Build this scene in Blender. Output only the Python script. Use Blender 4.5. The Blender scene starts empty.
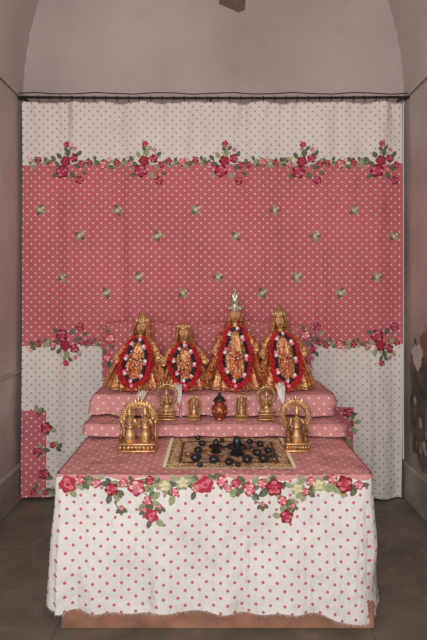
import bpy, math, random
from math import sin, cos, pi, sqrt, exp
from mathutils import Vector, Matrix
random.seed(7)
F=500.0; HY=290.0; CX=213.5; HC=1.4
def PX(px,d): return (px-CX)*d/F
def PZ(py,d): return HC-(py-HY)*d/F

# ---------------------------------------------------------------- materials
def new_mat(name):
    m=bpy.data.materials.new(name); m.use_nodes=True
    nt=m.node_tree; b=nt.nodes['Principled BSDF']
    return m,nt,b
def N(nt,t,**k):
    n=nt.nodes.new(t)
    for a,v in k.items(): setattr(n,a,v)
    return n
def setc(sock,c): sock.default_value=(c[0],c[1],c[2],1)
def srgb(r,g,b):
    f=lambda c:((c/255+.055)/1.055)**2.4 if c/255>.04045 else c/255/12.92
    return (f(r),f(g),f(b))
def math_(nt,op,a,b=None):
    n=N(nt,'ShaderNodeMath',operation=op)
    for i,v in enumerate((a,b)):
        if v is None: continue
        if isinstance(v,(int,float)): n.inputs[i].default_value=v
        else: nt.links.new(v,n.inputs[i])
    return n.outputs[0]
def vmath(nt,op,a,b=None,scale=None):
    n=N(nt,'ShaderNodeVectorMath',operation=op)
    nt.links.new(a,n.inputs[0])
    if b is not None: n.inputs[1].default_value=b
    if scale is not None: n.inputs['Scale'].default_value=scale
    return n
def mixc(nt,fac,a,b):
    n=N(nt,'ShaderNodeMix',data_type='RGBA')
    if isinstance(fac,(int,float)): n.inputs[0].default_value=fac
    else: nt.links.new(fac,n.inputs[0])
    for i,v in ((6,a),(7,b)):
        if isinstance(v,tuple): n.inputs[i].default_value=(v[0],v[1],v[2],1)
        else: nt.links.new(v,n.inputs[i])
    return n.outputs[2]
def noise(nt,vec,scale,detail=4):
    n=N(nt,'ShaderNodeTexNoise'); n.inputs['Scale'].default_value=scale; n.inputs['Detail'].default_value=detail
    if vec is not None: nt.links.new(vec,n.inputs['Vector'])
    return n.outputs[0]
def ramp(nt,fac,p0,c0,p1,c1):
    n=N(nt,'ShaderNodeValToRGB'); nt.links.new(fac,n.inputs[0])
    e=n.color_ramp.elements; e[0].position=p0; e[1].position=p1
    e[0].color=(*c0,1); e[1].color=(*c1,1); return n.outputs[0]
def bump(nt,b,h,st,dist=.01):
    n=N(nt,'ShaderNodeBump'); n.inputs['Strength'].default_value=st; n.inputs['Distance'].default_value=dist
    nt.links.new(h,n.inputs['Height']); nt.links.new(n.outputs[0],b.inputs['Normal'])
def simple(name,c,rough=.6,metal=0,var=.15,scale=40,bmp=0.0):
    m,nt,b=new_mat(name)
    tc=N(nt,'ShaderNodeTexCoord').outputs['Object']
    f=noise(nt,tc,scale)
    d=tuple(x*(1-var*1.5) for x in c); l=tuple(min(1,x*(1+var)) for x in c)
    nt.links.new(ramp(nt,f,.3,d,.7,l),b.inputs['Base Color'])
    b.inputs['Roughness'].default_value=rough; b.inputs['Metallic'].default_value=metal
    if bmp: bump(nt,b,f,bmp)
    return m

PINK=srgb(198,108,116); PINKL=srgb(214,148,149); WHITE=srgb(226,221,217); DOTW=srgb(238,214,208); DOTP=srgb(196,116,124); DOTT=srgb(200,106,118)
def dots(nt,uv,pitch,r):
    p=vmath(nt,'SCALE',uv,scale=1/pitch).outputs[0]
    outs=[]
    for off in (0,.5):
        a=vmath(nt,'ADD',p,(off,off,0)).outputs[0]
        a=vmath(nt,'FRACTION',a).outputs[0]
        a=vmath(nt,'SUBTRACT',a,(.5,.5,0)).outputs[0]
        l=vmath(nt,'LENGTH',a).outputs[1]
        outs.append(math_(nt,'LESS_THAN',l,r/pitch))
    return math_(nt,'MAXIMUM',outs[0],outs[1])
def fabric(name,mode,pink=PINK,white=WHITE,pitch=.055,r=.0075,rp=None,dp=DOTP,bs=.8):
    m,nt,b=new_mat(name)
    uvn=N(nt,'ShaderNodeUVMap',uv_map='UVMap').outputs[0]
    sx=N(nt,'ShaderNodeSeparateXYZ'); nt.links.new(uvn,sx.inputs[0])
    flat=N(nt,'ShaderNodeCombineXYZ'); nt.links.new(sx.outputs[0],flat.inputs[0]); nt.links.new(sx.outputs[1],flat.inputs[1])
    uv=flat.outputs[0]
    u,v=sx.outputs[0],sx.outputs[1]
    if mode=='curtain':
        w=math_(nt,'MULTIPLY',math_(nt,'SINE',math_(nt,'MULTIPLY',u,24.0)),.008)
        vv=math_(nt,'ADD',v,w)
        a=math_(nt,'MULTIPLY',math_(nt,'GREATER_THAN',vv,1.035),math_(nt,'LESS_THAN',vv,2.236))
        c=math_(nt,'MULTIPLY',math_(nt,'LESS_THAN',math_(nt,'ADD',u,w),-1.12),math_(nt,'LESS_THAN',v,.6))
        c2=math_(nt,'MULTIPLY',math_(nt,'MULTIPLY',math_(nt,'GREATER_THAN',u,.8),math_(nt,'LESS_THAN',math_(nt,'ADD',u,w),.93)),math_(nt,'LESS_THAN',v,.62))
        mask=math_(nt,'MAXIMUM',math_(nt,'MAXIMUM',a,c),c2)
    elif mode=='table':
        w=math_(nt,'MULTIPLY',math_(nt,'SINE',math_(nt,'MULTIPLY',u,38.0)),.008)
        mask=math_(nt,'LESS_THAN',math_(nt,'ADD',v,w),.02)
    elif mode=='pink':
        mask=math_(nt,'LESS_THAN',u,100.0)
    d=dots(nt,uv,pitch,r)
    d2=dots(nt,uv,pitch,rp or r)
    big=noise(nt,uv,1.7,5)
    pk=ramp(nt,big,.3,tuple(x*.88 for x in pink),.7,tuple(min(1,x*1.08) for x in pink))
    wt=ramp(nt,big,.3,tuple(x*.9 for x in white),.7,white)
    cp=mixc(nt,d,pk,DOTW); cw=mixc(nt,d2,wt,dp)
    nt.links.new(mixc(nt,mask,cw,cp),b.inputs['Base Color'])
    b.inputs['Roughness'].default_value=.85
    b.inputs['Specular IOR Level'].default_value=.15
    mp=vmath(nt,'MULTIPLY',uv,(9,2.2,1)).outputs[0]
    n1=noise(nt,mp,1.0,4)
    n2=noise(nt,uv,5.5,3)
    ad=math_(nt,'ADD',n1,math_(nt,'MULTIPLY',n2,.8))
    bump(nt,b,ad,bs,.04)
    return m
M={}
M['curtain']=fabric('curtain_print','curtain',rp=.0056,r=.0056,pitch=.055)
M['table']=fabric('tablecloth_print','table',pink=PINKL,white=srgb(234,231,229),r=.0056,rp=.0064,pitch=.058,dp=DOTT,bs=1.0)
M['pinkf']=fabric('pink_dot_fabric','pink',pink=PINKL,r=.0054,bs=1.0)
M['backf']=fabric('rose_dot_fabric','pink',pink=srgb(190,108,114),r=.0054,bs=1.0)
M['rose_d']=simple('rose_dark',srgb(128,22,40),.85,var=.2,scale=120)
M['rose_m']=simple('rose_mid',srgb(178,48,72),.85,var=.2,scale=120)
M['rose_l']=simple('rose_light',srgb(216,114,130),.85,var=.15,scale=120)
M['rose_w']=simple('rose_pale',srgb(236,188,186),.85,var=.1,scale=120)
M['cream']=simple('blossom_cream',srgb(220,212,168),.85,var=.1,scale=120)
M['leaf']=simple('leaf_print',srgb(100,108,84),.85,var=.3,scale=90)
M['leaf2']=simple('leaf_print_light',srgb(156,162,122),.85,var=.2,scale=90)
M['gold']=simple('brass',srgb(218,176,126),.42,.8,.28,60,.25)
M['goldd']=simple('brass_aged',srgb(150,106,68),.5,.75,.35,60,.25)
M['skin']=simple('gilded_face',srgb(216,158,104),.45,.3,.08,60)
M['silver']=simple('silver',srgb(196,188,170),.4,.8,.25,80,.2)
M['copper']=simple('copper',srgb(170,96,68),.4,.8,.25,50,.1)
M['black']=simple('black_stone',srgb(34,36,40),.25,0,.3,60,.1)
M['hair']=simple('black_hair',srgb(18,14,14),.5)
M['white']=simple('white_petals',srgb(236,228,222),.8)
M['pinkp']=simple('pink_petals',srgb(232,130,160),.8)
M['red']=simple('red_petals',srgb(200,26,36),.75,0,.3,200)
M['redd']=simple('deep_red_petals',srgb(146,14,28),.75,0,.3,200)
M['bead']=simple('dark_beads',srgb(24,24,40),.3)
M['lip']=simple('painted_lips',srgb(160,40,40),.5)
M['metal']=simple('dark_iron',srgb(48,42,40),.55,.6)
M['fan']=simple('fan_paint',srgb(130,122,104),.45,.1)
M['terra']=simple('terracotta_base',srgb(158,112,92),.8,0,.25,9,.2)
M['wood']=simple('wood',srgb(90,60,40),.7,0,.3,6)
def brocade(name,c1,c2,c3,sc,metal=.3,rough=.45):
    m,nt,b=new_mat(name)
    tc=N(nt,'ShaderNodeTexCoord').outputs['Object']
    vo=N(nt,'ShaderNodeTexVoronoi'); vo.inputs['Scale'].default_value=sc; nt.links.new(tc,vo.inputs['Vector'])
    f=noise(nt,tc,sc*.35,3)
    a=mixc(nt,ramp(nt,f,.42,(0,0,0),.58,(1,1,1)),c1,c2)
    k=math_(nt,'LESS_THAN',vo.outputs['Distance'],.38)
    nt.links.new(mixc(nt,k,a,c3),b.inputs['Base Color'])
    b.inputs['Metallic'].default_value=metal; b.inputs['Roughness'].default_value=rough
    bump(nt,b,vo.outputs['Distance'],.5,.004)
    return m
M['broc']=brocade('gold_brocade',srgb(194,124,72),srgb(220,172,114),srgb(148,58,40),85)
M['broc2']=brocade('orange_brocade',srgb(180,88,54),srgb(210,142,88),srgb(226,190,136),95)
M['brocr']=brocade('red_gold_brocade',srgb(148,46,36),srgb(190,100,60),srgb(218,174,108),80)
M['rug']=brocade('rug_weave',srgb(128,84,64),srgb(180,140,106),srgb(216,188,150),55,0,.9)
M['rugb']=brocade('rug_border',srgb(200,162,114),srgb(220,192,146),srgb(124,68,52),70,0,.9)

def plaster(name,base,dark,sc=1.2,stain=False):
    m,nt,b=new_mat(name)
    tc=N(nt,'ShaderNodeTexCoord').outputs['Object']
    f=noise(nt,tc,sc,8); g=noise(nt,tc,sc*9,6)
    c=ramp(nt,f,.3,dark,.65,base)
    c=mixc(nt,ramp(nt,g,.55,(0,0,0),.75,(.35,.35,.35)),c,dark)
    if stain:
        sep=N(nt,'ShaderNodeSeparateXYZ'); nt.links.new(tc,sep.inputs[0])
        st=vmath(nt,'MULTIPLY',tc,(4,4,1.6)).outputs[0]
        h=noise(nt,st,1.0,8)
        zz=math_(nt,'ADD',math_(nt,'MULTIPLY',sep.outputs[2],-.22*stain),h)
        c=mixc(nt,ramp(nt,zz,.2,(0,0,0),.5,(.8,.8,.8)),c,srgb(136,128,118))
    nt.links.new(c,b.inputs['Base Color']); b.inputs['Roughness'].default_value=.9
    bump(nt,b,g,.3,.01)
    return m
M['wall']=plaster('wall_plaster',srgb(192,178,176),srgb(170,156,154))
M['walll']=plaster('side_wall_plaster',srgb(202,188,184),srgb(178,164,160),1.3,1.6)
M['wallr']=plaster('stained_wall_plaster',srgb(202,187,182),srgb(172,158,153),1.6,1.0)
M['vault']=plaster('vault_plaster',srgb(204,191,187),srgb(184,171,168),.8)
M['dado']=plaster('dado_plaster',srgb(168,159,151),srgb(124,116,108),3)
M['peel']=plaster('peeled_plaster',srgb(108,98,89),srgb(52,46,42),9)
M['peel2']=plaster('exposed_brick_dust',srgb(146,118,102),srgb(98,82,70),9)
def floor_mat():
    m,nt,b=new_mat('stone_floor')
    tc=N(nt,'ShaderNodeTexCoord').outputs['Object']
    br=N(nt,'ShaderNodeTexBrick'); nt.links.new(tc,br.inputs['Vector'])
    br.inputs['Scale'].default_value=1; br.inputs['Brick Width'].default_value=1.3; br.inputs['Row Height'].default_value=.9; br.inputs['Mortar Size'].default_value=.003
    setc(br.inputs['Color1'],srgb(122,112,101)); setc(br.inputs['Color2'],srgb(115,106,96)); setc(br.inputs['Mortar'],srgb(92,84,76))
    f=noise(nt,tc,4,8)
    c=mixc(nt,ramp(nt,f,.35,(0,0,0),.7,(.8,.8,.8)),br.outputs[0],srgb(84,77,69))
    g=noise(nt,tc,11,6)
    c=mixc(nt,ramp(nt,g,.55,(0,0,0),.72,(.5,.5,.5)),c,srgb(142,132,118))
    nt.links.new(c,b.inputs['Base Color'])
    b.inputs['Roughness'].default_value=.55; bump(nt,b,f,.25,.01)
    return m
M['floor']=floor_mat()

# ---------------------------------------------------------------- mesh builder
class MB:
    def __init__(s): s.v=[];s.f=[];s.m=[];s.uv=[];s.mats=[]
    def mi(s,k):
        if k not in s.mats: s.mats.append(k)
        return s.mats.index(k)
    def face(s,idx,k,uv=None): s.f.append(tuple(idx)); s.m.append(s.mi(k)); s.uv.append(uv)
    def grid(s,P,k,closed=False,uv=None,flip=False,kf=None):
        b=len(s.v); nr=len(P); nc=len(P[0])
        for r in P: s.v.extend([tuple(p) for p in r])
        for i in range(nr-1):
            for j in range(nc if closed else nc-1):
                j2=(j+1)%nc
                q=[b+i*nc+j,b+i*nc+j2,b+(i+1)*nc+j2,b+(i+1)*nc+j]
                u=[uv[i][j],uv[i][j2],uv[i+1][j2],uv[i+1][j]] if uv else None
                if flip: q.reverse(); u=u[::-1] if u else None
                s.face(q,kf(i,j) if kf else k,u)
        return b
    def lathe(s,c,prof,k,seg=20,sx=1,sy=1,cap=True,M_=None):
        P=[]
        for r,z in prof:
            row=[]
            for j in range(seg):
                a=2*pi*j/seg; p=Vector((r*cos(a)*sx,r*sin(a)*sy,z))
                if M_: p=M_@p
                row.append(p+Vector(c))
            P.append(row)
        b=s.grid(P,k,closed=True)
        if cap:
            s.face([b+j for j in range(seg)][::-1],k); n=len(prof)
            s.face([b+(n-1)*seg+j for j in range(seg)],k)
    def ball(s,c,r,k,seg=10,rings=6,M_=None):
        if isinstance(r,(int,float)): r=(r,r,r)
        P=[]
        for i in range(rings+1):
            t=pi*i/rings
            rr=max(sin(t),.02)
            row=[]
            for j in range(seg):
                a=2*pi*j/seg
                p=Vector((r[0]*rr*cos(a),r[1]*rr*sin(a),-r[2]*cos(t)))
                if M_: p=M_@p
                row.append(p+Vector(c))
            P.append(row)
        s.grid(P,k,closed=True)
    def tube(s,path,rad,k,seg=8,cap=True,closed=False):
        path=[Vector(p) for p in path]; n=len(path)
        if isinstance(rad,(int,float)): rad=[rad]*n
        P=[];up=Vector((0.13,.21,.97)).normalized()
        for i in range(n):
            if closed: d=path[(i+1)%n]-path[i-1]
            else: d=path[min(i+1,n-1)]-path[max(i-1,0)]
            d.normalize()
            a=d.cross(up)
            if a.length<.05: a=d.cross(Vector((1,0,0)))
            a.normalize(); bb=a.cross(d)
            P.append([path[i]+(a*cos(2*pi*j/seg)+bb*sin(2*pi*j/seg))*rad[i] for j in range(seg)])
        if closed: P.append(P[0])
        b=s.grid(P,k,closed=True)
        if cap and not closed:
            s.face([b+j for j in range(seg)][::-1],k); s.face([b+(n-1)*seg+j for j in range(seg)],k)
    def box(s,x0,x1,y0,y1,z0,z1,k,bev=.004):
        e=min(bev,(x1-x0)/3,(y1-y0)/3,(z1-z0)/3)
        def ring(i,z):
            a,b_,c,d=x0+i,x1-i,y0+i,y1-i
            return [(a+e,c,z),(b_-e,c,z),(b_,c+e,z),(b_,d-e,z),(b_-e,d,z),(a+e,d,z),(a,d-e,z),(a,c+e,z)]
        P=[ring(e,z0),ring(0,z0+e),ring(0,z1-e),ring(e,z1)]
        b=s.grid(P,k,closed=True)
        s.face([b+j for j in range(8)][::-1],k); s.face([b+24+j for j in range(8)],k)
    def obj(s,name,smooth=True,parent=None):
        me=bpy.data.meshes.new(name); me.from_pydata(s.v,[],s.f)
        for k in s.mats: me.materials.append(M[k])
        me.polygons.foreach_set('material_index',s.m)
        me.polygons.foreach_set('use_smooth',[smooth]*len(s.f))
        ul=me.uv_layers.new(name='UVMap')
        i=0
        for f,u in zip(s.f,s.uv):
            for q in range(len(f)):
                ul.data[i].uv=u[q] if u else (0,0); i+=1
        me.update()
        if smooth: me.set_sharp_from_angle(angle=math.radians(50))
        o=bpy.data.objects.new(name,me); bpy.context.scene.collection.objects.link(o)
        if parent: o.parent=parent
        return o

# ---- printed flowers laid on the cloth surface (S(u,v,off)->point)
def blob(mb,S,u,v,fn,k,off,n=16,rings=3):
    b=len(mb.v); mb.v.append(tuple(S(u,v,off)))
    for r in range(1,rings+1):
        for j in range(n):
            a=2*pi*j/n; dx,dy=fn(a); t=r/rings
            mb.v.append(tuple(S(u+dx*t,v+dy*t,off)))
    for j in range(n): mb.face([b,b+1+j,b+1+(j+1)%n],k)
    for r in range(rings-1):
        o=b+1+r*n
        for j in range(n):
            j2=(j+1)%n
            mb.face([o+j,o+n+j,o+n+j2,o+j2],k)
def rose(mb,S,u,v,r,pal=('rose_d','rose_m','rose_l')):
    ph=random.random()*6
    off=.0032
    blob(mb,S,u,v,lambda a:(r*(1+.13*cos(5*a+ph))*cos(a),r*(1+.13*cos(5*a+ph))*sin(a)),pal[0],off,20,4 if r>.018 else 2)
    for k in range(5):
        a0=ph+k*2*pi/5; cu=u+r*.55*cos(a0); cv=v+r*.55*sin(a0)
        blob(mb,S,cu,cv,lambda a:(r*.33*cos(a)*1.1,r*.27*sin(a)),pal[1] if k%2 else pal[2],off+.0008,9,1)
    blob(mb,S,u,v,lambda a:(r*.45*cos(a),r*.42*sin(a)),pal[1],off+.0014,12,2)
    blob(mb,S,u+r*.08,v,lambda a:(r*.26*cos(a),r*.2*sin(a)),pal[2],off+.002,9,1)
    blob(mb,S,u+r*.02,v+r*.02,lambda a:(r*.12*cos(a),r*.12*sin(a)),pal[0],off+.0026,7,1)
def leaf(mb,S,u,v,ang,L,k='leaf',w=.32):
    cu=u+cos(ang)*L/2; cv=v+sin(ang)*L/2
    def fn(a):
        x=L/2*cos(a); y=L*w*sin(a)*(1-abs(cos(a))**2*.5)
        return (x*cos(ang)-y*sin(ang),x*sin(ang)+y*cos(ang))
    blob(mb,S,cu,cv,fn,k,.0024,10,3)
def stem(mb,S,pts,w=.0022,k='leaf'):
    n=len(pts)
    b=len(mb.v)
    for i,(x,y) in enumerate(pts):
        d=(pts[min(i+1,n-1)][0]-pts[max(0,i-1)][0],pts[min(i+1,n-1)][1]-pts[max(0,i-1)][1]); l=max(1e-6,math.hypot(*d))
        nx,ny=-d[1]/l*w,d[0]/l*w
        mb.v.append(tuple(S(x+nx,y+ny,.0018))); mb.v.append(tuple(S(x-nx,y-ny,.0018)))
    for i in range(n-1): mb.face([b+2*i,b+2*i+1,b+2*i+3,b+2*i+2],k)

# ---------------------------------------------------------------- room
BW=3.42; XW=1.30; SP=2.70; VH=1.70; YF=-1.6
def shell(name,fn,nu,nv,k,flip=False):
    mb=MB(); mb.grid([[fn(i/nu,j/nv) for j in range(nv+1)] for i in range(nu+1)],k,flip=flip); return mb.obj(name,True)
mb=MB(); mb.box(-XW-.1,XW+.1,YF,BW+.1,-.1,0,'floor'); mb.obj('floor',False)
mb=MB()
P0=[];P1=[]
n=40
for i in range(n+1):
    a=pi*i/n; x=-XW*cos(a)
    P0.append((x,BW,0)); P1.append((x,BW,SP+VH*sin(a)))
mb.grid([P0,P1],'wall'); mb.obj('wall_back',False)
mb=MB(); mb.box(-XW-.1,-XW,YF,BW,0,SP,'walll'); mb.obj('wall_left',False)
mb=MB(); mb.box(XW,XW+.1,YF,BW,0,SP,'wallr')
def patch(y0,z0,ry,rz,k,off,ph):
    pts=[]
    for j in range(90):
        a=2*pi*j/90
        rr=1+.12*sin(3*a+ph)+.07*sin(7*a+ph)+.05*sin(13*a)+.04*sin(29*a+ph)
        y=min(BW-.12,y0+ry*rr*cos(a)); pts.append((XW-off,y,max(.27,z0+rz*rr*sin(a))))
    b=len(mb.v); mb.v.extend([(XW-off,y0,z0)]+pts)
    for j in range(90): mb.face([b,b+1+(j+1)%90,b+1+j],k)
patch(3.13,.70,.20,.44,'peel2',.0015,1.0)
patch(3.14,.62,.16,.34,'peel',.003,2.0)
patch(3.18,.98,.08,.08,'vault',.0045,.5)
for _ in range(10):
    y=3.13+random.uniform(-.12,.10); z=.62+random.uniform(-.26,.26); r=random.uniform(.012,.03)
    mb.ball((XW-.003,y,z),(.003,r,r*1.3),random.choice(('dado','wood','peel2')),9,5)
mb.obj('wall_right',False)
shell('ceiling',lambda s,t:(-XW*cos(pi*s),YF+(BW-YF)*t,SP+VH*sin(pi*s)),48,2,'vault')
for sgn,nm in ((-1,'left'),(1,'right')):
    mb=MB(); xa,xb=sorted((sgn*XW,sgn*(XW-.018)))
    mb.box(xa,xb,YF,BW,SP-.015,SP+.02,'vault',.006); mb.obj('trim_1' if sgn<0 else 'trim_2',False)
    mb=MB(); xa,xb=sorted((sgn*XW,sgn*(XW-.02)))
    mb.box(xa,xb,YF,BW,0,.24,'dado',.006); xa,xb=sorted((sgn*XW,sgn*(XW-.028)))
    mb.box(xa,xb,YF,BW,.22,.25,'dado',.006)
    mb.obj('baseboard_'+nm,False)
mb=MB(); mb.box(-XW,-XW+.012,1.0,BW,.85,.864,'wall',.004); mb.obj('trim_3',False)

# ---------------------------------------------------------------- curtain
CY=3.32; CX0=PX(22.5,CY); CX1=PX(403,CY); ZT=2.645; ZB=.02
def cfold(x,z):
    lo=exp(-(z/.7)**2)
    y=.010*sin(16*x+.6*sin(2*z))+.007*sin(31*x+1.3+1.2*sin(1.1*z))+.005*sin(7.3*x+2*z)
    y+=lo*(.014*sin(22*x+1.5*z)+.008*sin(41*x+.7))
    y+=.006*exp(-((z-ZT)/.12)**2)*sin(70*x)
    for c in (-.95,-.62,-.33,.22,.48,.7,1.05): y+=.012*exp(-((x-c-.025*sin(2*z+c))/.028)**2)
    return y
def SC(u,v,off):
    return Vector((u,CY+cfold(u,v)-off,v))
mb=MB()
nx,nz=340,130
P=[];U=[]
for i in range(nz+1):
    z=ZB+(ZT-ZB)*i/nz; row=[];ur=[]
    for j in range(nx+1):
        x=CX0+(CX1-CX0)*j/nx
        dz=0
        if i==nz: dz=.005*sin(x*24)
        if i<3: dz=.008*sin(x*9)
        row.append((x,CY+cfold(x,z),z+dz)); ur.append((x,z))
    P.append(row);U.append(ur)
mb.grid(P,'curtain',uv=U)
def inb(u): return CX0+.02<u<CX1-.02
def cl_rose(u,v,r,pal=('rose_d','rose_m','rose_l')):
    if CX0+r<u<CX1-r: rose(mb,SC,u,v,r,pal)
def cl_leaf(u,v,a,L,k='leaf'):
    if CX0+L<u<CX1-L: leaf(mb,SC,u,v,a,L,k)
def border(v0,sg):
    for px in (-11,67,146,226,304,382,460):
        cu=PX(px,CY)
        jit=lambda s:random.uniform(-s,s)
        for du,dv,a,L in ((-.05,-.02,2.6,.055),(-.04,.03,2.1,.05),(0,.04,1.2,.055),(.03,.02,.6,.06),(.05,-.02,-.2,.055),(.02,-.06,-1.0,.055),(-.06,-.07,3.6,.05),
                          (.0,.075,2.2,.04),(.01,.085,.8,.04),(.07,.045,.9,.045),(-.08,.015,2.4,.045),(.1,-.005,.3,.05),(.1,-.06,-.4,.04)):
            cl_leaf(cu+du,v0+sg*dv,sg*a+jit(.2),L,random.choice(('leaf','leaf','leaf2')))
        if inb(cu-.02) and inb(cu+.1):
            stem(mb,SC,[(cu-.02,v0),(cu-.015,v0+sg*.06),(cu,v0+sg*.13)])
            stem(mb,SC,[(cu+.02,v0),(cu+.07,v0-sg*.05),(cu+.085,v0-sg*.11)])
        cl_rose(cu-.035,v0-sg*.055,.042)
        cl_rose(cu-.012,v0+sg*.012,.034,('rose_d','rose_m','rose_m'))
        cl_rose(cu+.05,v0+sg*.03,.028,('rose_d','rose_m','rose_l'))
        cl_rose(cu-.005,v0+sg*.125,.021,('rose_m','rose_m','rose_l'))
        cl_rose(cu+.085,v0-sg*.115,.027)
        cl_rose(cu+.055,v0+sg*.09,.014,('rose_m','rose_l','rose_w'))
        cl_rose(cu+.1,v0-sg*.01,.022,('rose_d','rose_m','rose_l'))
        if inb(cu) and cu+.5<CX1: stem(mb,SC,[(cu+.05+.4*t/30,v0+.012*sin(t*.44)) for t in range(31)])
        for q in range(7):
            uu=cu+.14+q*.045; vv=v0+.012*sin(q*1.7)
            cl_leaf(uu,vv,jit(.8)+(0 if q%2 else pi),.045,random.choice(('leaf','leaf2')))
            cl_leaf(uu,vv,1.5+jit(.6),.035,'leaf'); cl_leaf(uu,vv,-1.5+jit(.6),.035,'leaf2')
            if q%2==0: cl_rose(uu+.01,vv+jit(.014),.022 if q!=2 else .028,('rose_m','rose_l','rose_w') if q%4 else ('rose_d','rose_m','rose_l'))
            elif q==3: cl_rose(uu,vv+sg*.03,.014,('rose_l','rose_w','rose_w'))
border(PZ(163,CY),1)
border(PZ(344,CY),-1)
def sprig(u,v):
    if not(CX0+.04<u<CX1-.04): return
    a0=random.random()*6
    for k in range(4): cl_leaf(u,v,a0+k*1.55,.042,'leaf' if k%2 else 'leaf2')
    rose(mb,SC,u,v,.015,('leaf2','cream','rose_w'))
    rose(mb,SC,u+.02,v+.014,.010,('leaf2','cream','cream'))
    stem(mb,SC,[(u,v),(u+.018,v-.036)],.002)
for y,x0 in ((210,40),(236,80),(277,62),(293,106)):
    for k in range(6): sprig(PX(x0+79*k-(2 if k else 0),CY),PZ(y,CY))
for px,py,r in ((46,428,.035),(38,452,.03),(44,474,.033),(34,492,.022),(52,446,.02),(38,415,.018),(46,500,.015),(348,413,.03),(352,424,.018),(343,440,.02)):
    cl_rose(PX(px,CY),max(.05,PZ(py,CY)),r)
    for k in range(4): cl_leaf(PX(px,CY)+random.uniform(-.02,.04),max(.06,PZ(py,CY)+random.uniform(-.03,.03)),random.uniform(-1.5,1.5),.05,random.choice(('leaf','leaf2')))
cu=mb.obj('curtain')
mb=MB()
zr=2.68
mb.tube([(-XW+.001,CY,zr),(-.4,CY,zr-.006),(.4,CY,zr-.006),(XW-.001,CY,zr)],.009,'metal',10)
mb.tube([(-XW+.001+2.598*k/20,CY-.03,zr+.014+.006*sin(k*1.9)) for k in range(21)],.0035,'metal',6)
for k in range(34):
    x=CX0+.03+(CX1-CX0-.06)*k/33
    mb.tube([(x,CY+.016*cos(t),zr-.008+.018*sin(t)) for t in [2*pi*q/10 for q in range(10)]],.0022,'metal',5,closed=True)
for x in (-1.27,-.02,1.26):
    mb.tube([(x,CY,zr),(x,BW,zr+.01)],.007,'metal',8)
mb.obj('curtain_rod')

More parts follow.
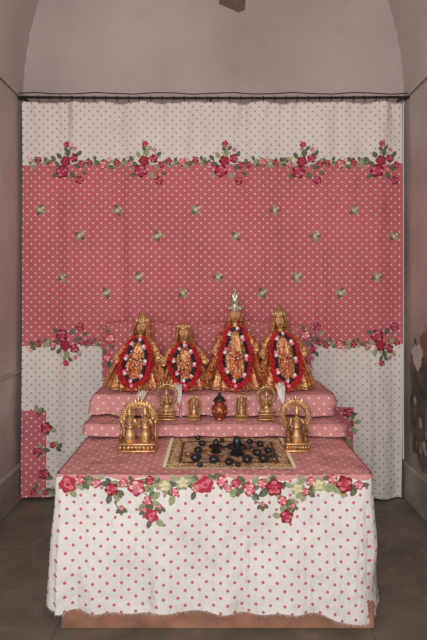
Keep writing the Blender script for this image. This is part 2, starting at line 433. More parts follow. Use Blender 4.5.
# ---------------------------------------------------------------- altar
def drape(name,cx,hx,y0,y1,zt,Lf,Ls,flare,amp,mat,prints=None,cornerL=0,rightL=0,kk=26,parent=None,q=.010,wob=0.0,flat=.0025,fringe=False):
    rc=.03
    mb=MB()
    per=[]
    def add(x,y,nx_,ny_,s): per.append((x,y,nx_,ny_,s))
    n=24; hy=(y1-y0)
    for i in range(n): y=y1-(hy-rc)*i/n; add(cx-hx,y,-1,0,cx-hx-(y-y0))
    for i in range(9):
        a=pi+ (pi/2)*i/8; add(cx-hx+rc+rc*cos(a),y0+rc+rc*sin(a),cos(a),sin(a),cx-hx-rc+2*rc*i/8)
    nf=150
    for i in range(1,nf): x=cx-hx+rc+(2*hx-2*rc)*i/nf; add(x,y0,0,-1,x)
    for i in range(9):
        a=1.5*pi+(pi/2)*i/8; add(cx+hx-rc+rc*cos(a),y0+rc+rc*sin(a),cos(a),sin(a),cx+hx-rc+2*rc*i/8)
    for i in range(1,n+1): y=y0+rc+(hy-rc)*i/n; add(cx+hx,y,1,0,cx+hx+(y-y0))
    def Lof(s,x,y,nx_):
        L=Lf+(Ls-Lf)*min(1,abs(nx_))
        dl=abs(s-(cx-hx)); dr=abs(s-(cx+hx))
        L+=cornerL*exp(-(dl/.1)**2)+(cornerL+rightL)*exp(-(dr/.14)**2)+rightL*max(0,min(1,(x-cx)/hx))*.6
        L+=(.006*sin(s*13)+.004*sin(s*37+1))*min(1,Lf*5)
        return L
    def ez(s): return wob*(sin(11*s+1)+.6*sin(27*s)+.4*sin(51*s+2))
    def pos(x,y,nx_,ny_,s,d,off=0):
        L=Lof(s,x,y,nx_); t=min(1,d/L)
        ed=min(d,q*1.5)/(q*1.5)
        out=q*sin(ed*pi/2); dz=q*(1-cos(ed*pi/2)) if d<q*1.5 else q+(d-q*1.5)
        dl=min(abs(s-(cx-hx)),abs(s-(cx+hx)))
        am=amp*(1+.8*exp(-(dl/.15)**2))
        tt=t**1.2
        fl=flare*(.55 if (nx_<-.3) else 1)
        out+=fl*t+am*tt*(.55*sin(kk*s+.8*sin(3*s)+.6*t)+.35*sin(kk*.47*s+2+1.5*t)+.25*sin(kk*1.9*s-1.1*t))
        out+=amp*.4*sin(pi*t)*sin(7*s+5*t+1)+amp*.3*sin(pi*t)*sin(19*s-9*t)
        out=max(out,.004)
        return Vector((x+nx_*(out+off),y+ny_*(out+off),zt-dz+ez(s)*(1-t)))
    nx2,ny2=90,30
    P=[];U=[]
    for i in range(ny2+1):
        y=y0+(y1-y0)*i/ny2; r=[];u=[]
        for j in range(nx2+1):
            x=cx-hx+2*hx*j/nx2
            X,Y=x,y
            if y<y0+rc:
                for sg in (-1,1):
                    ccx=cx+sg*(hx-rc)
                    if sg*(x-ccx)>0:
                        v=Vector((x-ccx,y-(y0+rc))); l=v.length
                        if l>rc: v*=rc/l; X,Y=ccx+v.x,y0+rc+v.y
            e=min(1,min(hx-abs(x-cx),y-y0,y1-y)/.05); e=max(0,e)
            fe=max(0,1-(y-y0)/.06); se=max(0,1-(hx-abs(x-cx))/.03)
            zz=ez(x)*fe*(1-se)+ (ez(x+(-1 if x<cx else 1)*(y-y0)))*se
            r.append((X,Y,zt+flat*e*.5*(sin(21*x+9*y)+sin(13*x-31*y+1))+zz)); u.append((x,y0-y))
        P.append(r);U.append(u)
    mb.grid(P,mat,uv=U)
    nt_=34 if Lf>.3 else 12
    P=[];U=[]
    for i in range(nt_+1):
        f=(i/nt_)**1.4
        r=[];u=[]
        for p in per:
            d=Lof(p[4],p[0],p[1],p[2])*f
            r.append(pos(*p,d)); u.append((p[4],d))
        P.append(r);U.append(u)
    mb.grid(P,mat,uv=U,flip=True)
    if fringe:
        last=P[-1]
        for i in range(len(last)-1):
            for f in (0,.5):
                p=last[i].lerp(last[i+1],f)
                e=p+Vector((random.uniform(-.004,.004),random.uniform(-.002,.002),-random.uniform(.004,.012)))
                mb.tube([p,e],[.0008,.0004],'white',4)
    S=lambda u,v,off: pos(u,y0,0,-1,u,v,off) if v>=0 else Vector((u,y0-v,zt+off+.001))
    if prints: prints(mb,S)
    return mb.obj(name,True,parent)
R1=('rose_d','rose_m','rose_l'); R2=('rose_m','rose_l','rose_w'); R3=('leaf2','cream','cream')
def table_prints(mb,S):
    D=2.085
    def c(px,py): return PX(px,D),(py-477)*D/F
    def lf(px,py,a,L,k='leaf'):
        u,v=c(px,py)
        if v<.004: v=.004
        if abs(u)+L<.65 and v+sin(a)*L>.002: leaf(mb,S,u,v,a,L,k)
    roses=[(66,487,9,R1),(80,481,5,R2),(97,486,5,R2),(112,492,7,R1),(124,486,5,R2),(137,490,9,R2),(152,517,7,R1),(148,503,5,R2),(150,480,5,R1),
      (165,488,7,R3),(183,485,7,R3),(205,482,9,R1),(196,490,5,R2),(222,480,6,R2),(236,486,5,R1),(249,491,7,R2),(262,486,5,R2),(274,490,9,R1),(286,518,7,R1),(282,503,5,R2),
      (297,491,7,R3),(310,484,5,R2),(318,487,7,R3),(332,482,5,R2),(344,485,9,R1),(358,488,5,R2),(175,494,4,R2),(228,491,4,R2),(305,494,4,R2)]
    for px,py,r,pal in roses:
        for k in range(4):
            a=random.random()*6.28; lf(px+cos(a)*r*.7,py+sin(a)*r*.7,a,random.uniform(.03,.05),random.choice(('leaf','leaf2')))
    for px in range(70,362,9): lf(px,484+4*sin(px*.11),random.choice((0,3.1,.8,2.2)),.035,random.choice(('leaf','leaf2')))
    for a,b in (((145,495),(152,514)),((278,495),(286,515)),((110,495),(122,512)),((240,492),(262,506))):
        stem(mb,S,[c(a[0]+(b[0]-a[0])*t/6+2*sin(t),a[1]+(b[1]-a[1])*t/6) for t in range(7)])
    for px,py in ((122,510),(262,506),(160,508),(292,508),(145,512)):
        for k in range(3): lf(px,py,.6+k*.9,.03)
        u,v=c(px,py); rose(mb,S,u,v,.011,R2)
    for px,py,r,pal in roses:
        u,v=c(px,py); rr=r*D/F*.92
        if pal is R1 and random.random()<.5: pal=('rose_m','rose_l','rose_m')
        if v<rr+.001: v=rr*1.18+.002
        u=max(-.64+rr,min(.65-rr,u)); rose(mb,S,u,v,rr,pal)
altar=bpy.data.objects.new('draped_altar_table',None); bpy.context.scene.collection.objects.link(altar)
mb=MB()
mb.box(-.63,.665,2.062,3.14,0,.11,'terra',.006)
mb.box(-.645,.65,2.11,3.18,.11,.62,'wood',.006)
mb.box(-.64,.645,2.64,3.17,.62,.685,'wood',.004)
mb.box(-.63,.635,2.81,3.17,.685,.805,'wood',.004)
mb.obj('stepped_base',False,altar)
drape('tablecloth',.004,.66,2.09,3.19,.63,.55,.53,.042,.017,'table',table_prints,.015,.028,parent=altar,wob=.0008,kk=24,fringe=True)
drape('lower_step_cloth',0,.670,2.615,3.19,.70,.066,.066,.014,.008,'pinkf',kk=31,parent=altar,q=.020,wob=.0024)
drape('upper_step_cloth',0,.660,2.775,3.19,.82,.118,.118,.018,.013,'pinkf',kk=23,parent=altar,q=.022,wob=.003)
mb=MB()
D=3.16; xa,xb=-.70,.615
P=[];U=[]
prof=[(-.045,.83),(-.05,.9),(-.05,1.0),(-.047,1.1),(-.04,1.165),(-.02,1.19),(0,1.197),(.02,1.19),(.035,1.16),(.04,1.0),(.04,.83)]
for i,(dy,z) in enumerate(prof):
    r=[];u=[]
    for j in range(121):
        x=xa+(xb-xa)*j/120
        w=.007*sin(x*40+z*3)+.005*sin(x*71+z*6)
        e=1-.8*max(0,1-min(x-xa,xb-x)/.03)**2
        r.append((x,D+dy*e+(w if dy<0 else 0)*e,z+(.010*sin(x*9)+.004*sin(x*31))*(1 if z>1.1 else 0))); u.append((x,z+dy))
    P.append(r);U.append(u)
mb.grid(P,'backf',uv=U)
mb.grid([[P[k][0] for k in range(len(prof))],[P[len(prof)-1-k][0] for k in range(len(prof))]],'backf')
for e in (0,120):
    bb=len(mb.v); mb.v+=[tuple(P[k][e]) for k in range(len(prof))]; mb.face(range(bb,bb+len(prof)),'backf')
SB=lambda u,v,off: Vector((u,D-.060-off-.003,v))
for u,v,r in ((.57,1.12,.03),(.56,1.0,.025),(.59,.92,.02),(-.64,1.1,.03),(-.66,.98,.024),(-.62,.9,.025)):
    rose(mb,SB,u,v,r,R2)
    leaf(mb,SB,u,v-r,-1.2,.04); leaf(mb,SB,u-.01,v+r,2,.035)
mb.obj('backrest_cushion')

# ---------------------------------------------------------------- dressed deity statues
def interp(tab,t):
    for a,b in zip(tab,tab[1:]):
        if t<=b[0]:
            f=(t-a[0])/(b[0]-a[0]); f=f*f*(3-2*f)*.5+f*.5
            return a[1]+(b[1]-a[1])*f
    return tab[-1][1]
def hand(mb,c,dirv,palm,k,s=1.0,thumb=1):
    d=Vector(dirv).normalized(); p=Vector(palm).normalized(); nrm=d.cross(p)
    c=Vector(c)
    Mx=Matrix((p,nrm,d)).transposed()
    mb.ball(c+d*.014*s,(.012*s,.005*s,.016*s),k,10,6,Mx)
    for i,l in enumerate((.018,.022,.020,.015)):
        o=c+d*.024*s+p*(-.009+.006*i)*s
        mb.tube([o,o+d*l*.45*s+nrm*.001*s,o+d*l*.8*s+nrm*.004*s,o+d*l*s+nrm*.007*s],[.0032*s,.003*s,.0027*s,.0018*s],k,6)
    o=c+d*.008*s+p*.010*s*thumb
    mb.tube([o,o+(p*thumb*.9+d).normalized()*.010*s,o+(p*thumb*.5+d).normalized()*.019*s],[.0038*s,.0034*s,.0022*s],k,6)
def idol(name,x0,y0,z0,wb,hs,hh,crown,male=False,lean=0,cl='broc',veil='broc2',ga=.072):
    mb=MB()
    hw,hd,hhh=.035,.036,.048
    wt=[(0,wb),(.06,wb*1.02),(.3,wb*.86),(.6,wb*.66),(.78,.100),(.9,.088),(1,.052),(1.001,.052)]
    dt=[(0,.115),(.3,.10),(.6,.075),(.8,.058),(.9,.05),(1,.032),(1.001,.032)]
    segs=90
    rows=[]
    def cxs(z): return lean*(z/hh)**1.5
    nb=30
    for i in range(nb+1):
        t=i/nb; z=hs*t; w=interp(wt,t); d=interp(dt,t); r=[]
        for j in range(segs):
            a=2*pi*j/segs
            pl=1+.085*(1-t)**.7*sin(15*a+3*t)+.025*(1-t)*sin(31*a)
            r.append((cxs(z)+w*pl*cos(a),d*pl*sin(a),z))
        rows.append(r)
    for z,w,d in ((hs+.006,.026,.024),(hs+.016,.018,.018),(hh-hhh*.92,.018,.019)):
        rows.append([(cxs(z)+w*cos(2*pi*j/segs),d*sin(2*pi*j/segs),z) for j in range(segs)])
    for i in range(1,26):
        ph=-pi/2+ .28+ (pi-.28)*i/25
        zz=sin(ph); c=max(cos(ph),.03)
        z=hh+hhh*zz
        jaw=1-.22*max(0,-zz)**1.2
        r=[]
        for j in range(segs):
            a=2*pi*j/segs
            x=hw*c*jaw*cos(a); y=hd*c*(1-.1*max(0,-zz))*sin(a)
            if sin(a)<0:
                nose=exp(-(x/.0045)**2)*(exp(-((zz+.12)/.16)**2)*.0095+exp(-((zz-.12)/.2)**2)*.004)
                sock=-.004*(exp(-((abs(x)-.012)/.007)**2)*exp(-((zz-.1)/.12)**2))
                chin=.003*exp(-(x/.008)**2)*exp(-((zz+.75)/.15)**2)
                lips=.0025*exp(-(x/.008)**2)*exp(-((zz+.42)/.08)**2)
                chk=.002*exp(-((abs(x)-.015)/.008)**2)*exp(-((zz+.22)/.2)**2)
                y-=nose+sock+chin+lips+chk
            r.append((cxs(z)+x,y-.003,z))
        rows.append(r)
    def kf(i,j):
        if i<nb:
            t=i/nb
            return 'brocr' if (sin(15*2*pi*j/segs+3*t)<-.25 and t<.8) else cl  # redder brocade stripes in the pleat valleys, fold shade put into the colour
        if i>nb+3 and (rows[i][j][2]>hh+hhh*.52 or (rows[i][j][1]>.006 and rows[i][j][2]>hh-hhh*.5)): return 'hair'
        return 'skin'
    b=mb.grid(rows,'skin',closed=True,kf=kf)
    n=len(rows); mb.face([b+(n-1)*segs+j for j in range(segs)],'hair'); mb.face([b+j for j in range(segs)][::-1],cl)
    hx=cxs(hh)
    for sg in (-1,1):
        mb.ball((hx+sg*.0135,-hd*.90,hh+.004),(.0090,.004,.0052),'white',10,6)
        mb.ball((hx+sg*.0135,-hd*.90-.0032,hh+.004),(.0036,.0016,.0042),'hair',8,5)
        mb.tube([(hx+sg*(.005+.0037*k),-hd*(.99-.045*k),hh+.0130+.0022*sin(k*pi/4)) for k in range(5)],[.001,.0015,.0016,.0014,.0008],'hair',6)
        mb.ball((hx+sg*hw*1.0,.002,hh-.002),(.004,.007,.011),'skin',8,6)
        mb.ball((hx+sg*(hw*1.0+.002),-.002,hh-.018),.0055,'gold',8,6)
        mb.lathe((hx+sg*(hw*1.0+.002),-.002,hh-.034),[(.007,0),(.006,.004),(.002,.011)],'gold',8)
    mb.ball((hx,-hd-.0055,hh-.0195),(.008,.0024,.0018),'lip',10,5)
    mb.ball((hx,-hd-.005,hh-.0228),(.0065,.0024,.002),'lip',10,5)
    mb.ball((hx,-hd-.002,hh+.018),(.002,.0012,.007),'lip',6,5)
    mb.tube([(hx-.006+.005*cos(q),-hd-.008,hh-.012+.005*sin(q)) for q in [2*pi*z_/10 for z_ in range(10)]],.0007,'gold',5,closed=True)
    ck='silver' if male else 'gold'
    cz=hh+hhh*.5; cH=crown-cz
    prof=[(hw*1.04,0),(hw*1.12,.004),(hw*1.12,.010),(hw*1.0,.014),(hw*.98,cH*.30),(hw*1.05,cH*.34),(hw*.86,cH*.40),(hw*.66,cH*.55),(hw*.72,cH*.58),(hw*.5,cH*.66),(hw*.34,cH*.78),(hw*.38,cH*.80),(hw*.16,cH*.88),(hw*.2,cH*.93),(.001,cH)]
    mb.lathe((cxs(cz),0,cz),prof,ck,20,1,1.05)
    for k in range(11):
        a=pi+pi*k/10
        h_=.014+.012*sin(pi*k/10)
        c=(cxs(cz)+hw*1.12*cos(a),hw*1.16*sin(a),cz+.010)
        mb.lathe(c,[(.005,0),(.0055,h_*.4),(.003,h_*.75),(.0005,h_)],ck,7)
        mb.ball((c[0],c[1]-.004,c[2]),.0026,'red' if k%2 else 'white',6,4)
    for k in range(8):
        a=pi+pi*k/7
        mb.ball((cxs(cz)+hw*1.05*cos(a),hw*1.1*sin(a),cz+cH*.34),.0032,'red' if k%2 else 'white',6,4)
    if male:
        for k in range(5):
            a=-.36+k*.18
            mb.tube([(cxs(cz),-.02,cz+cH*.35),(cxs(cz)+sin(a)*cH*.28,-.026,cz+cH*(.35+.3*cos(a))),(cxs(cz)+sin(a)*cH*.36,-.022,cz+cH*(.35+.42*cos(a)))],[.002,.005,.0015],'silver',6)
    rows2=[]
    zt=hh+hhh*(.95 if not male else -.95)
    nn=26
    for i in range(nn+1):
        t=i/nn; z=zt*(1-t)+.004
        tt=min(1,z/hs)
        w=interp(wt,tt)*1.08+.008; d=interp(dt,tt)*1.12+.012
        if z>hs:
            q=(z-hs)/max(1e-3,hh+hhh-hs)
            if q<.75: w=.062+(hw*1.34-.062)*q/.75
            else: w=hw*1.34*sqrt(max(.12,1-((q-.75)/.27)**2))
            d=w*1.05
        r=[]
        op=.62+.35*min(1,t*1.2) if not male else .55+.3*t
        for j in range(61):
            a=-pi/2+op+(2*pi-2*op)*j/60
            pl=1+.07*sin(j*1.05+2*t)*min(1,t*2+.15)
            r.append((cxs(z)+w*pl*cos(a),d*pl*sin(a),z+.004))
        rows2.append(r)
    mb.grid(rows2,veil,kf=lambda i,j:'gold' if j in(0,59) else veil)
    for sg in (-1,1):
        sh=Vector((cxs(hs)+sg*.070,-.008,hs*.92)); el=Vector((cxs(hs)*.8+sg*.124,-.035,hs*.64))
        wr=Vector((sg*.118+lean*.6,-.092,hs*(.70 if sg>0 else .62)))
        mb.tube([sh,sh.lerp(el,.5),el,el.lerp(wr,.35)],[.026,.025,.022,.019],veil,12)
        mb.tube([el.lerp(wr,.3),el.lerp(wr,.7),wr],[.014,.012,.009],'skin',10)
        for q in (.72,.82,.92):
            c=el.lerp(wr,q); dd=(wr-el).normalized(); a1=dd.cross(Vector((0,0,1))).normalized(); a2=a1.cross(dd)
            mb.tube([c+(a1*cos(t)+a2*sin(t))*.0125 for t in [2*pi*z/10 for z in range(10)]],.0022,'gold',5,closed=True)
        hand(mb,wr,(0,-.25,1),(sg*-1,0,0),'skin',.95,1)
    def front(x,z):
        t=max(0,min(1,z/hs)); w=interp(wt,t)*1.03; d=interp(dt,t)*1.05
        xx=min(.97,abs(x-cxs(z))/w)
        return -d*sqrt(1-xx*xx)
    rows3=[]
    for i in range(13):
        t=i/12; z=hs*(.62-.60*t)
        r=[]
        for j in range(41):
            u=(j/40-.5)*2; x=cxs(z)+u*(.02+.04*t); r.append((x,front(x,z)-.008-.007*(1 if (j%4<2) else 0)*(t*.8+.2),z))
        rows3.append(r)
    mb.grid(rows3,'brocr')
    for zz,k in ((.60,'gold'),(.63,'brocr')):
        z=hs*zz; w=interp(wt,zz)*1.03; d=interp(dt,zz)*1.06
        mb.tube([(cxs(z)+w*cos(2*pi*q/32),d*sin(2*pi*q/32),z) for q in range(32)],.006,k,8,closed=True)
    w,d=wb*1.03,.118
    mb.tube([(w*(1+.08*sin(15*2*pi*q/90))*cos(2*pi*q/90),d*(1+.08*sin(15*2*pi*q/90))*sin(2*pi*q/90),.012) for q in range(90)],.006,'gold',6,closed=True)
    wp=random.random()*6
    def path(th,a,zt_,zb_,o=.026):
        x=a*sin(th)*(1-.12*cos(th))*(1+.05*sin(3*th+wp)); z=(zt_+zb_)/2+(zt_-zb_)/2*cos(th)
        xx=cxs(z)+x+.004*sin(5*th+wp)
        return Vector((xx,min(front(xx,z)-o,-.03),z))
    ztp=hs+.016; zbt=.035
    n=120
    for k in range(n):
        th=2*pi*k/n
        if th<.22 or th>2*pi-.22: continue
        c=path(th,ga,ztp,zbt)
        for q in range(7):
            j=Vector((random.gauss(0,.0085),random.gauss(-.001,.004),random.gauss(0,.0085)))
            mb.ball(c+j,(.0062,.005,.0062),'red' if random.random()<.75 else 'redd',6,4)
    n=48
    for k in range(n):
        th=2*pi*(k+.5)/n
        c=path(th,ga*.70,ztp-.004,zbt+.026,.038)
        m_=k%6
        if m_ in (0,1): mb.ball(c,.0118,'pinkp' if m_ else 'white',8,5)
        else: mb.ball(c,.0104,'bead',8,5)
    for k in range(22):
        th=.9+(2*pi-1.8)*k/21
        c=path(th,ga*.38,hs+.02,hs*.52,.03); mb.ball(c,.005,('white','red','gold')[k%3],6,4)
    c=path(pi,ga,ztp,zbt)
    mb.ball(c+Vector((0,-.008,-.002)),.012,'pinkp',8,6)
    mb.lathe(c+Vector((0,-.008,-.033)),[(.010,0),(.009,.012),(.003,.028)],'red',8)
    o=mb.obj(name); o.location=(x0,y0,z0)
    return o
ZI=.828
DI=2.95
idol('deity_statue',PX(136,DI),DI,ZI,.160,.275,.355,.46,False,.035,'broc','broc2',.082)
idol('deity_statue',PX(186,DI),DI+.01,ZI,.120,.24,.318,.385,False,-.012,'broc2','broc',.079)
idol('deity_statue',PX(235,DI),DI,ZI,.163,.34,.425,.585,True,.0,'broc','brocr',.086)
idol('deity_statue',PX(285,DI),DI,ZI,.145,.31,.39,.50,False,-.035,'broc2','broc',.082)

# ---------------------------------------------------------------- small brass images
def minifig(mb,c,h,k='gold',seated=False):
    x,y,z=c
    s=h
    if seated:
        mb.lathe((x,y,z),[(.30*s,0),(.34*s,.05*s),(.30*s,.14*s),(.16*s,.2*s),(.13*s,.32*s),(.17*s,.5*s),(.18*s,.58*s),(.07*s,.64*s),(.06*s,.68*s)],k,16,1,.7)
        for sg in (-1,1):
            mb.tube([(x+sg*.1*s,y-.05*s,z+.1*s),(x+sg*.36*s,y-.1*s,z+.1*s),(x+sg*.05*s,y-.27*s,z+.07*s)],[.09*s,.085*s,.05*s],k,8)
        hz=z+.78*s; sh=.56*s
    else:
        mb.lathe((x,y,z),[(.17*s,0),(.19*s,.03*s),(.15*s,.2*s),(.12*s,.36*s),(.13*s,.42*s),(.09*s,.5*s),(.13*s,.62*s),(.135*s,.66*s),(.05*s,.71*s),(.045*s,.74*s)],k,16,1,.7)
        hz=z+.80*s; sh=.64*s
    mb.ball((x,y,hz),(.078*s,.082*s,.10*s),k,12,8)
    mb.ball((x,y-.085*s,hz-.01*s),(.014*s,.02*s,.025*s),k,6,4)
    for sg in (-1,1):
        mb.ball((x+sg*.03*s,y-.075*s,hz+.015*s),(.014*s,.01*s,.01*s),'hair',6,4)
        mb.ball((x+sg*.08*s,y,hz-.01*s),(.015*s,.03*s,.04*s),k,6,4)
        a=Vector((x+sg*.13*s,y,z+sh)); e=Vector((x+sg*.24*s,y-.04*s,z+sh-.18*s)); w=Vector((x+sg*.16*s,y-.16*s,z+sh-(.08 if sg>0 else .2)*s))
        mb.tube([a,e,w],[.05*s,.042*s,.03*s],k,8)
        mb.ball(w+Vector((0,-.01*s,.03*s)),(.028*s,.018*s,.04*s),k,7,5)
    mb.tube([(x+.15*s*cos(q),y+.11*s*sin(q),z+.38*s) for q in [2*pi*z_/14 for z_ in range(14)]],.014*s,'goldd',6,closed=True)
    mb.lathe((x,y,hz+.06*s),[(.085*s,0),(.09*s,.03*s),(.065*s,.07*s),(.05*s,.12*s),(.02*s,.17*s),(.002*s,.2*s)],k,12)
def pedestal(mb,c,w,d,h,k='gold'):
    x,y,z=c
    mb.box(x-w/2,x+w/2,y-d/2,y+d/2,z,z+h*.28,k,.003)
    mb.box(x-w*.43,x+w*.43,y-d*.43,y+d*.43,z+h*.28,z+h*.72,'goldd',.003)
    mb.box(x-w*.48,x+w*.48,y-d*.48,y+d*.48,z+h*.72,z+h,k,.003)
    for i in range(9): mb.ball((x-w*.4+w*.8*i/8,y-d*.44,z+h*.5),(w*.04,.004,h*.2),k,7,5)
def arch(mb,c,w,h,k='gold',rays=21,full=False,scroll=True):
    x,y,z=c
    n=40; a0=-.25*pi if full else 0
    pts=[]
    R=w/2; zc=z+h-R
    for i in range(n+1):
        a=a0+(pi-2*a0)*i/n
        pts.append((x+R*cos(a),y,zc+R*sin(a)))
    f=.45 if full else 1
    pts=[(x+R*f,y,z)]+pts+[(x-R*f,y,z)]
    t=max(.0035,R*.075)
    mb.tube(pts,t,k,8)
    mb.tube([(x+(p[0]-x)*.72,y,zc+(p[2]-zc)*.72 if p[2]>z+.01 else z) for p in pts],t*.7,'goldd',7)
    for i in range(rays):
        a=a0+(pi-2*a0)*i/(rays-1); ca,sa=cos(a),sin(a)
        mb.tube([(x+R*.72*ca,y,zc+R*.72*sa),(x+R*1.0*ca,y,zc+R*1.0*sa)],t*.45,k,6)
        mb.tube([(x+R*ca,y,zc+R*sa),(x+R*1.10*ca,y,zc+R*1.10*sa),(x+R*1.22*ca,y,zc+R*1.22*sa)],[t*.9,t*1.1,t*.2],k,6)
        if scroll:
            rr=R*.10
            mb.tube([(x+R*.86*ca+rr*cos(q),y-.002,zc+R*.86*sa+rr*sin(q)) for q in [2*pi*z_/8 for z_ in range(8)]],t*.4,k,5,closed=True)
    mb.tube([(x,y,zc+R*1.02),(x,y,zc+R*1.2),(x,y,zc+R*1.42)],[t*1.2,t*1.9,t*.2],k,8)
ZT0=.6325
D1=2.40
mb=MB(); x=PX(137.5,D1)
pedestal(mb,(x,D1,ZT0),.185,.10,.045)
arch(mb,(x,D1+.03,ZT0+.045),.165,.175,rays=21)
for sg in (-1,1):
    minifig(mb,(x+sg*.037,D1-.005,ZT0+.045),.16)
    mb.tube([(x+sg*.037+.02*cos(q),D1+.014,ZT0+.172+.024*sin(q)) for q in [2*pi*z_/16 for z_ in range(16)]],.0028,'gold',6,closed=True)
    mb.lathe((x+sg*.082,D1+.03,ZT0+.045),[(.013,0),(.007,.01),(.006,.07),(.012,.08),(.008,.09)],'gold',10)
    mb.ball((x+sg*.078,D1-.02,ZT0+.062),(.011,.014,.018),'goldd',8,6)
mb.tube([(x-.05,D1-.04,ZT0+.125),(x+.012,D1-.045,ZT0+.138)],.003,'gold',6)
mb.obj('brass_couple_idol')
mb=MB(); x=PX(296.5,D1)
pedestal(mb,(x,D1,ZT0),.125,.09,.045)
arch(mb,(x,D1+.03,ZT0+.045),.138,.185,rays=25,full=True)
minifig(mb,(x,D1-.008,ZT0+.045),.165)
for sg in (-1,1): minifig(mb,(x+sg*.042,D1-.02,ZT0+.045),.08,'goldd')
mb.obj('brass_halo_idol')
ZS=.7040; D2=2.69
def small(px,w,h,kind):
    mb=MB(); x=PX(px,D2)
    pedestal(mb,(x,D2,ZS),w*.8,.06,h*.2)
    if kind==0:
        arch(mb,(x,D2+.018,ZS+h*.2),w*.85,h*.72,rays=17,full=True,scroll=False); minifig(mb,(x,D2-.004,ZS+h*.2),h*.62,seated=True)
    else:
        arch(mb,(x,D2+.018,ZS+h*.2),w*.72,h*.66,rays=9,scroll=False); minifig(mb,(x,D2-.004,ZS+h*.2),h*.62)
    mb.obj('small_brass_idol')
small(166.5,.125,.20,0); small(194,.09,.14,1); small(241.5,.085,.145,1); small(266.5,.110,.185,0)
mb=MB(); x=PX(219.5,D2)
mb.lathe((x,D2,ZS),[(.022,0),(.026,.004),(.024,.01),(.038,.028),(.045,.05),(.040,.072),(.026,.084),(.024,.090),(.036,.098),(.037,.102),(.030,.104)],'copper',28)
mb.lathe((x,D2,ZS+.104),[(.030,0),(.026,.012),(.012,.022),(.006,.026),(.009,.032),(.006,.04),(.001,.044)],'black',20)
for k in range(14):
    a=2*pi*k/14; mb.ball((x+.044*cos(a),D2+.044*sin(a),ZS+.05),.005,'gold',6,4)
mb.obj('copper_pot')
def whisk(px,d,z,ang,L):
    mb=MB(); x=PX(px,d)
    dv=Vector((sin(ang),.05,cos(ang))).normalized(); o=Vector((x,d,z))
    mb.tube([o,o+dv*L*.1,o+dv*L*.32,o+dv*L*.36],[.007,.005,.006,.009],'silver',10)
    mb.lathe(o+dv*L*.33,[(.006,0),(.012,.004),(.012,.01),(.007,.015)],'gold',10)
    for k in range(60):
        a=random.random()*2*pi; r=random.uniform(0,.018); lat=Vector((cos(a)*r,sin(a)*r*.5,0)); l=random.uniform(.8,1.0)
        mb.tube([o+dv*L*.36,o+dv*L*.6+lat*1.0,o+dv*L*l+lat*1.5],[.0025,.0028,.0008],'white',5)
    mb.obj('fly_whisk')
whisk(131,2.68,ZS+.003,.40,.17); whisk(181,2.725,ZS+.003,-.12,.19); whisk(285,2.70,ZS+.003,-.15,.2)
# ---------------------------------------------------------------- rug and stones
mb=MB()
rx0,rx1,ry0,ry1=-.205,.342,2.155,2.575; zr0=.6335
P=[[(rx0+(rx1-rx0)*j/44,ry0+(ry1-ry0)*i/30,zr0+.0035+.0012*sin(j*.9+i)) for j in range(45)] for i in range(31)]
mb.grid(P,'rug',kf=lambda i,j:'rugb' if (i in(1,2,27,28) or j in(1,2,41,42)) else ('wood' if (i in (4,25) and 3<j<40) or (j in (4,39) and 3<i<26) else 'rug'))
mb.grid([[(p[0],p[1],p[2]-.004) for p in (P[0][j] for j in range(45))],P[0]],'rugb')
for j in range(90):
    x=rx0+(rx1-rx0)*j/89
    mb.tube([(x,ry0,zr0+.003),(x+random.uniform(-.003,.003),ry0-.018,zr0+.002)],.0015,'cream',4)
for i in range(60):
    y=ry0+(ry1-ry0)*i/59
    for xx,s in ((rx0,-1),(rx1,1)): mb.tube([(xx,y,zr0+.003),(xx+s*.016,y+random.uniform(-.003,.003),zr0+.002)],.0015,'cream',4)
mb.obj('prayer_rug')
ZR=zr0+.005
def on(px,py): d=(HC-ZR)*F/(py-HY); return PX(px,d),d
mb=MB()
for px,py,r in ((196,461,.026),(198,453,.022),(214,463,.024),(229,465,.022),(247,463,.026),(257,456,.024),(264,462,.026),(268,453,.02),(260,447,.022),(202,446,.02),(198,440,.016),(222,442,.014),(250,444,.018),(272,458,.014),(238,467,.014),(200,467,.014)):
    x,y=on(px,py); rz=r*.72
    mb.ball((x,y,ZR+rz),(r,r*.85,rz),'black',16,10,Matrix.Rotation(random.random()*3,3,'Z'))
    mb.ball((x,y-r*.55,ZR+rz*1.55),(.0028,.002,.0028),'silver',6,4)  # tiny silver dot on each stone, a highlight added as geometry
mb.obj('shaligram_stones')
def lingam(px,py,s):
    mb=MB(); x,y=on(px,py)
    mb.lathe((x,y,ZR),[(.03*s,0),(.032*s,.004*s),(.022*s,.012*s),(.022*s,.018*s),(.042*s,.028*s),(.043*s,.034*s),(.034*s,.036*s),(.032*s,.031*s),(.016*s,.031*s)],'black',24)
    mb.box(x+.03*s,x+.062*s,y-.008*s,y+.008*s,ZR+.024*s,ZR+.034*s,'black',.003)
    mb.lathe((x,y,ZR+.03*s),[(.016*s,0),(.017*s,.02*s),(.015*s,.032*s),(.009*s,.04*s),(.002*s,.043*s)],'black',18)
    mb.obj('shiva_lingam')
lingam(216,452,.85); lingam(237,454,1.15)

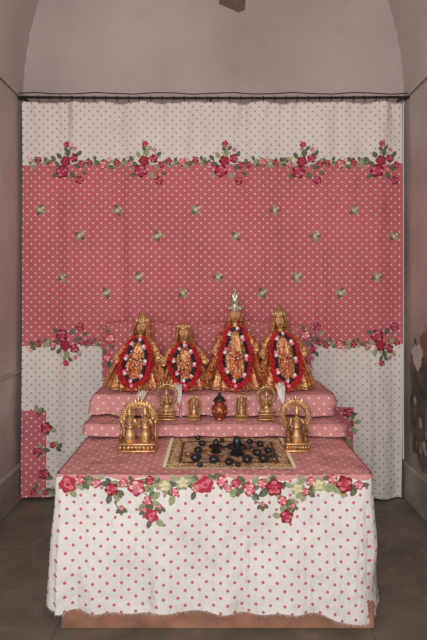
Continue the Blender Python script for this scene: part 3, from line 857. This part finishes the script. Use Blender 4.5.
# ---------------------------------------------------------------- ceiling fan
mb=MB(); fx,fy,fz=.10,1.86,2.765
mb.lathe((fx,fy,fz-.05),[(.03,0),(.09,.015),(.11,.04),(.11,.08),(.08,.11),(.03,.125),(.02,.13)],'fan',28)
mb.lathe((fx,fy,fz+.07),[(.014,0),(.014,1.48)],'fan',10)
mb.lathe((fx,fy,fz+1.5),[(.02,0),(.06,.06),(.065,.12)],'fan',20)
for k in range(3):
    a=pi/2+.02+k*2*pi/3; R=Matrix.Rotation(a,3,'Z')
    rows=[]
    for i in range(21):
        t=i/20; r=.12+.46*t; w=(.045+.02*t)*(1 if t<.95 else sqrt(max(.25,1-((t-.95)/.058)**2)))
        row=[]
        for (s,dz) in ((-1,-.001),(-.5,.003),(0,.005),(.5,.003),(1,-.001),(.5,-.001),(0,.001),(-.5,-.001)):
            p=R@Vector((r-(.012*s*t),w*s,0)); row.append((fx+p.x,fy+p.y,fz+dz+.008*s+.004))
        rows.append(row)
    b=mb.grid(rows,'fan',closed=True); mb.face([b+20*8+j for j in range(8)],'fan')
    p0=R@Vector((.09,0,0)); p1=R@Vector((.17,0,0))
    mb.tube([(fx+p0.x,fy+p0.y,fz),(fx+p1.x,fy+p1.y,fz+.003)],[.018,.012],'fan',8)
mb.obj('ceiling_fan')

# ---------------------------------------------------------------- lights / camera
w=bpy.data.worlds.new('World'); bpy.context.scene.world=w; w.use_nodes=True
w.node_tree.nodes['Background'].inputs[0].default_value=(1,.99,.97,1); w.node_tree.nodes['Background'].inputs[1].default_value=.9
def area(name,loc,rot,sx,sy,e,c):
    l=bpy.data.lights.new(name,'AREA'); l.shape='RECTANGLE'; l.size=sx; l.size_y=sy; l.energy=e; l.color=c
    o=bpy.data.objects.new(name,l); bpy.context.scene.collection.objects.link(o); o.location=loc; o.rotation_euler=rot; return o
area('doorway_daylight',(-.3,-1.2,2.0),(math.radians(82),0,math.radians(-4)),1.2,1.4,82,(1,.98,.945))
cam=bpy.data.cameras.new('camera'); co=bpy.data.objects.new('camera',cam); bpy.context.scene.collection.objects.link(co)
co.location=(0,0,HC); co.rotation_euler=(math.radians(90),0,0)
cam.sensor_fit='VERTICAL'; cam.sensor_height=36; cam.lens=F/640*36; cam.shift_y=-(320-HY)/640; cam.clip_start=.05
bpy.context.scene.camera=co
bpy.context.scene.view_settings.view_transform='Standard'
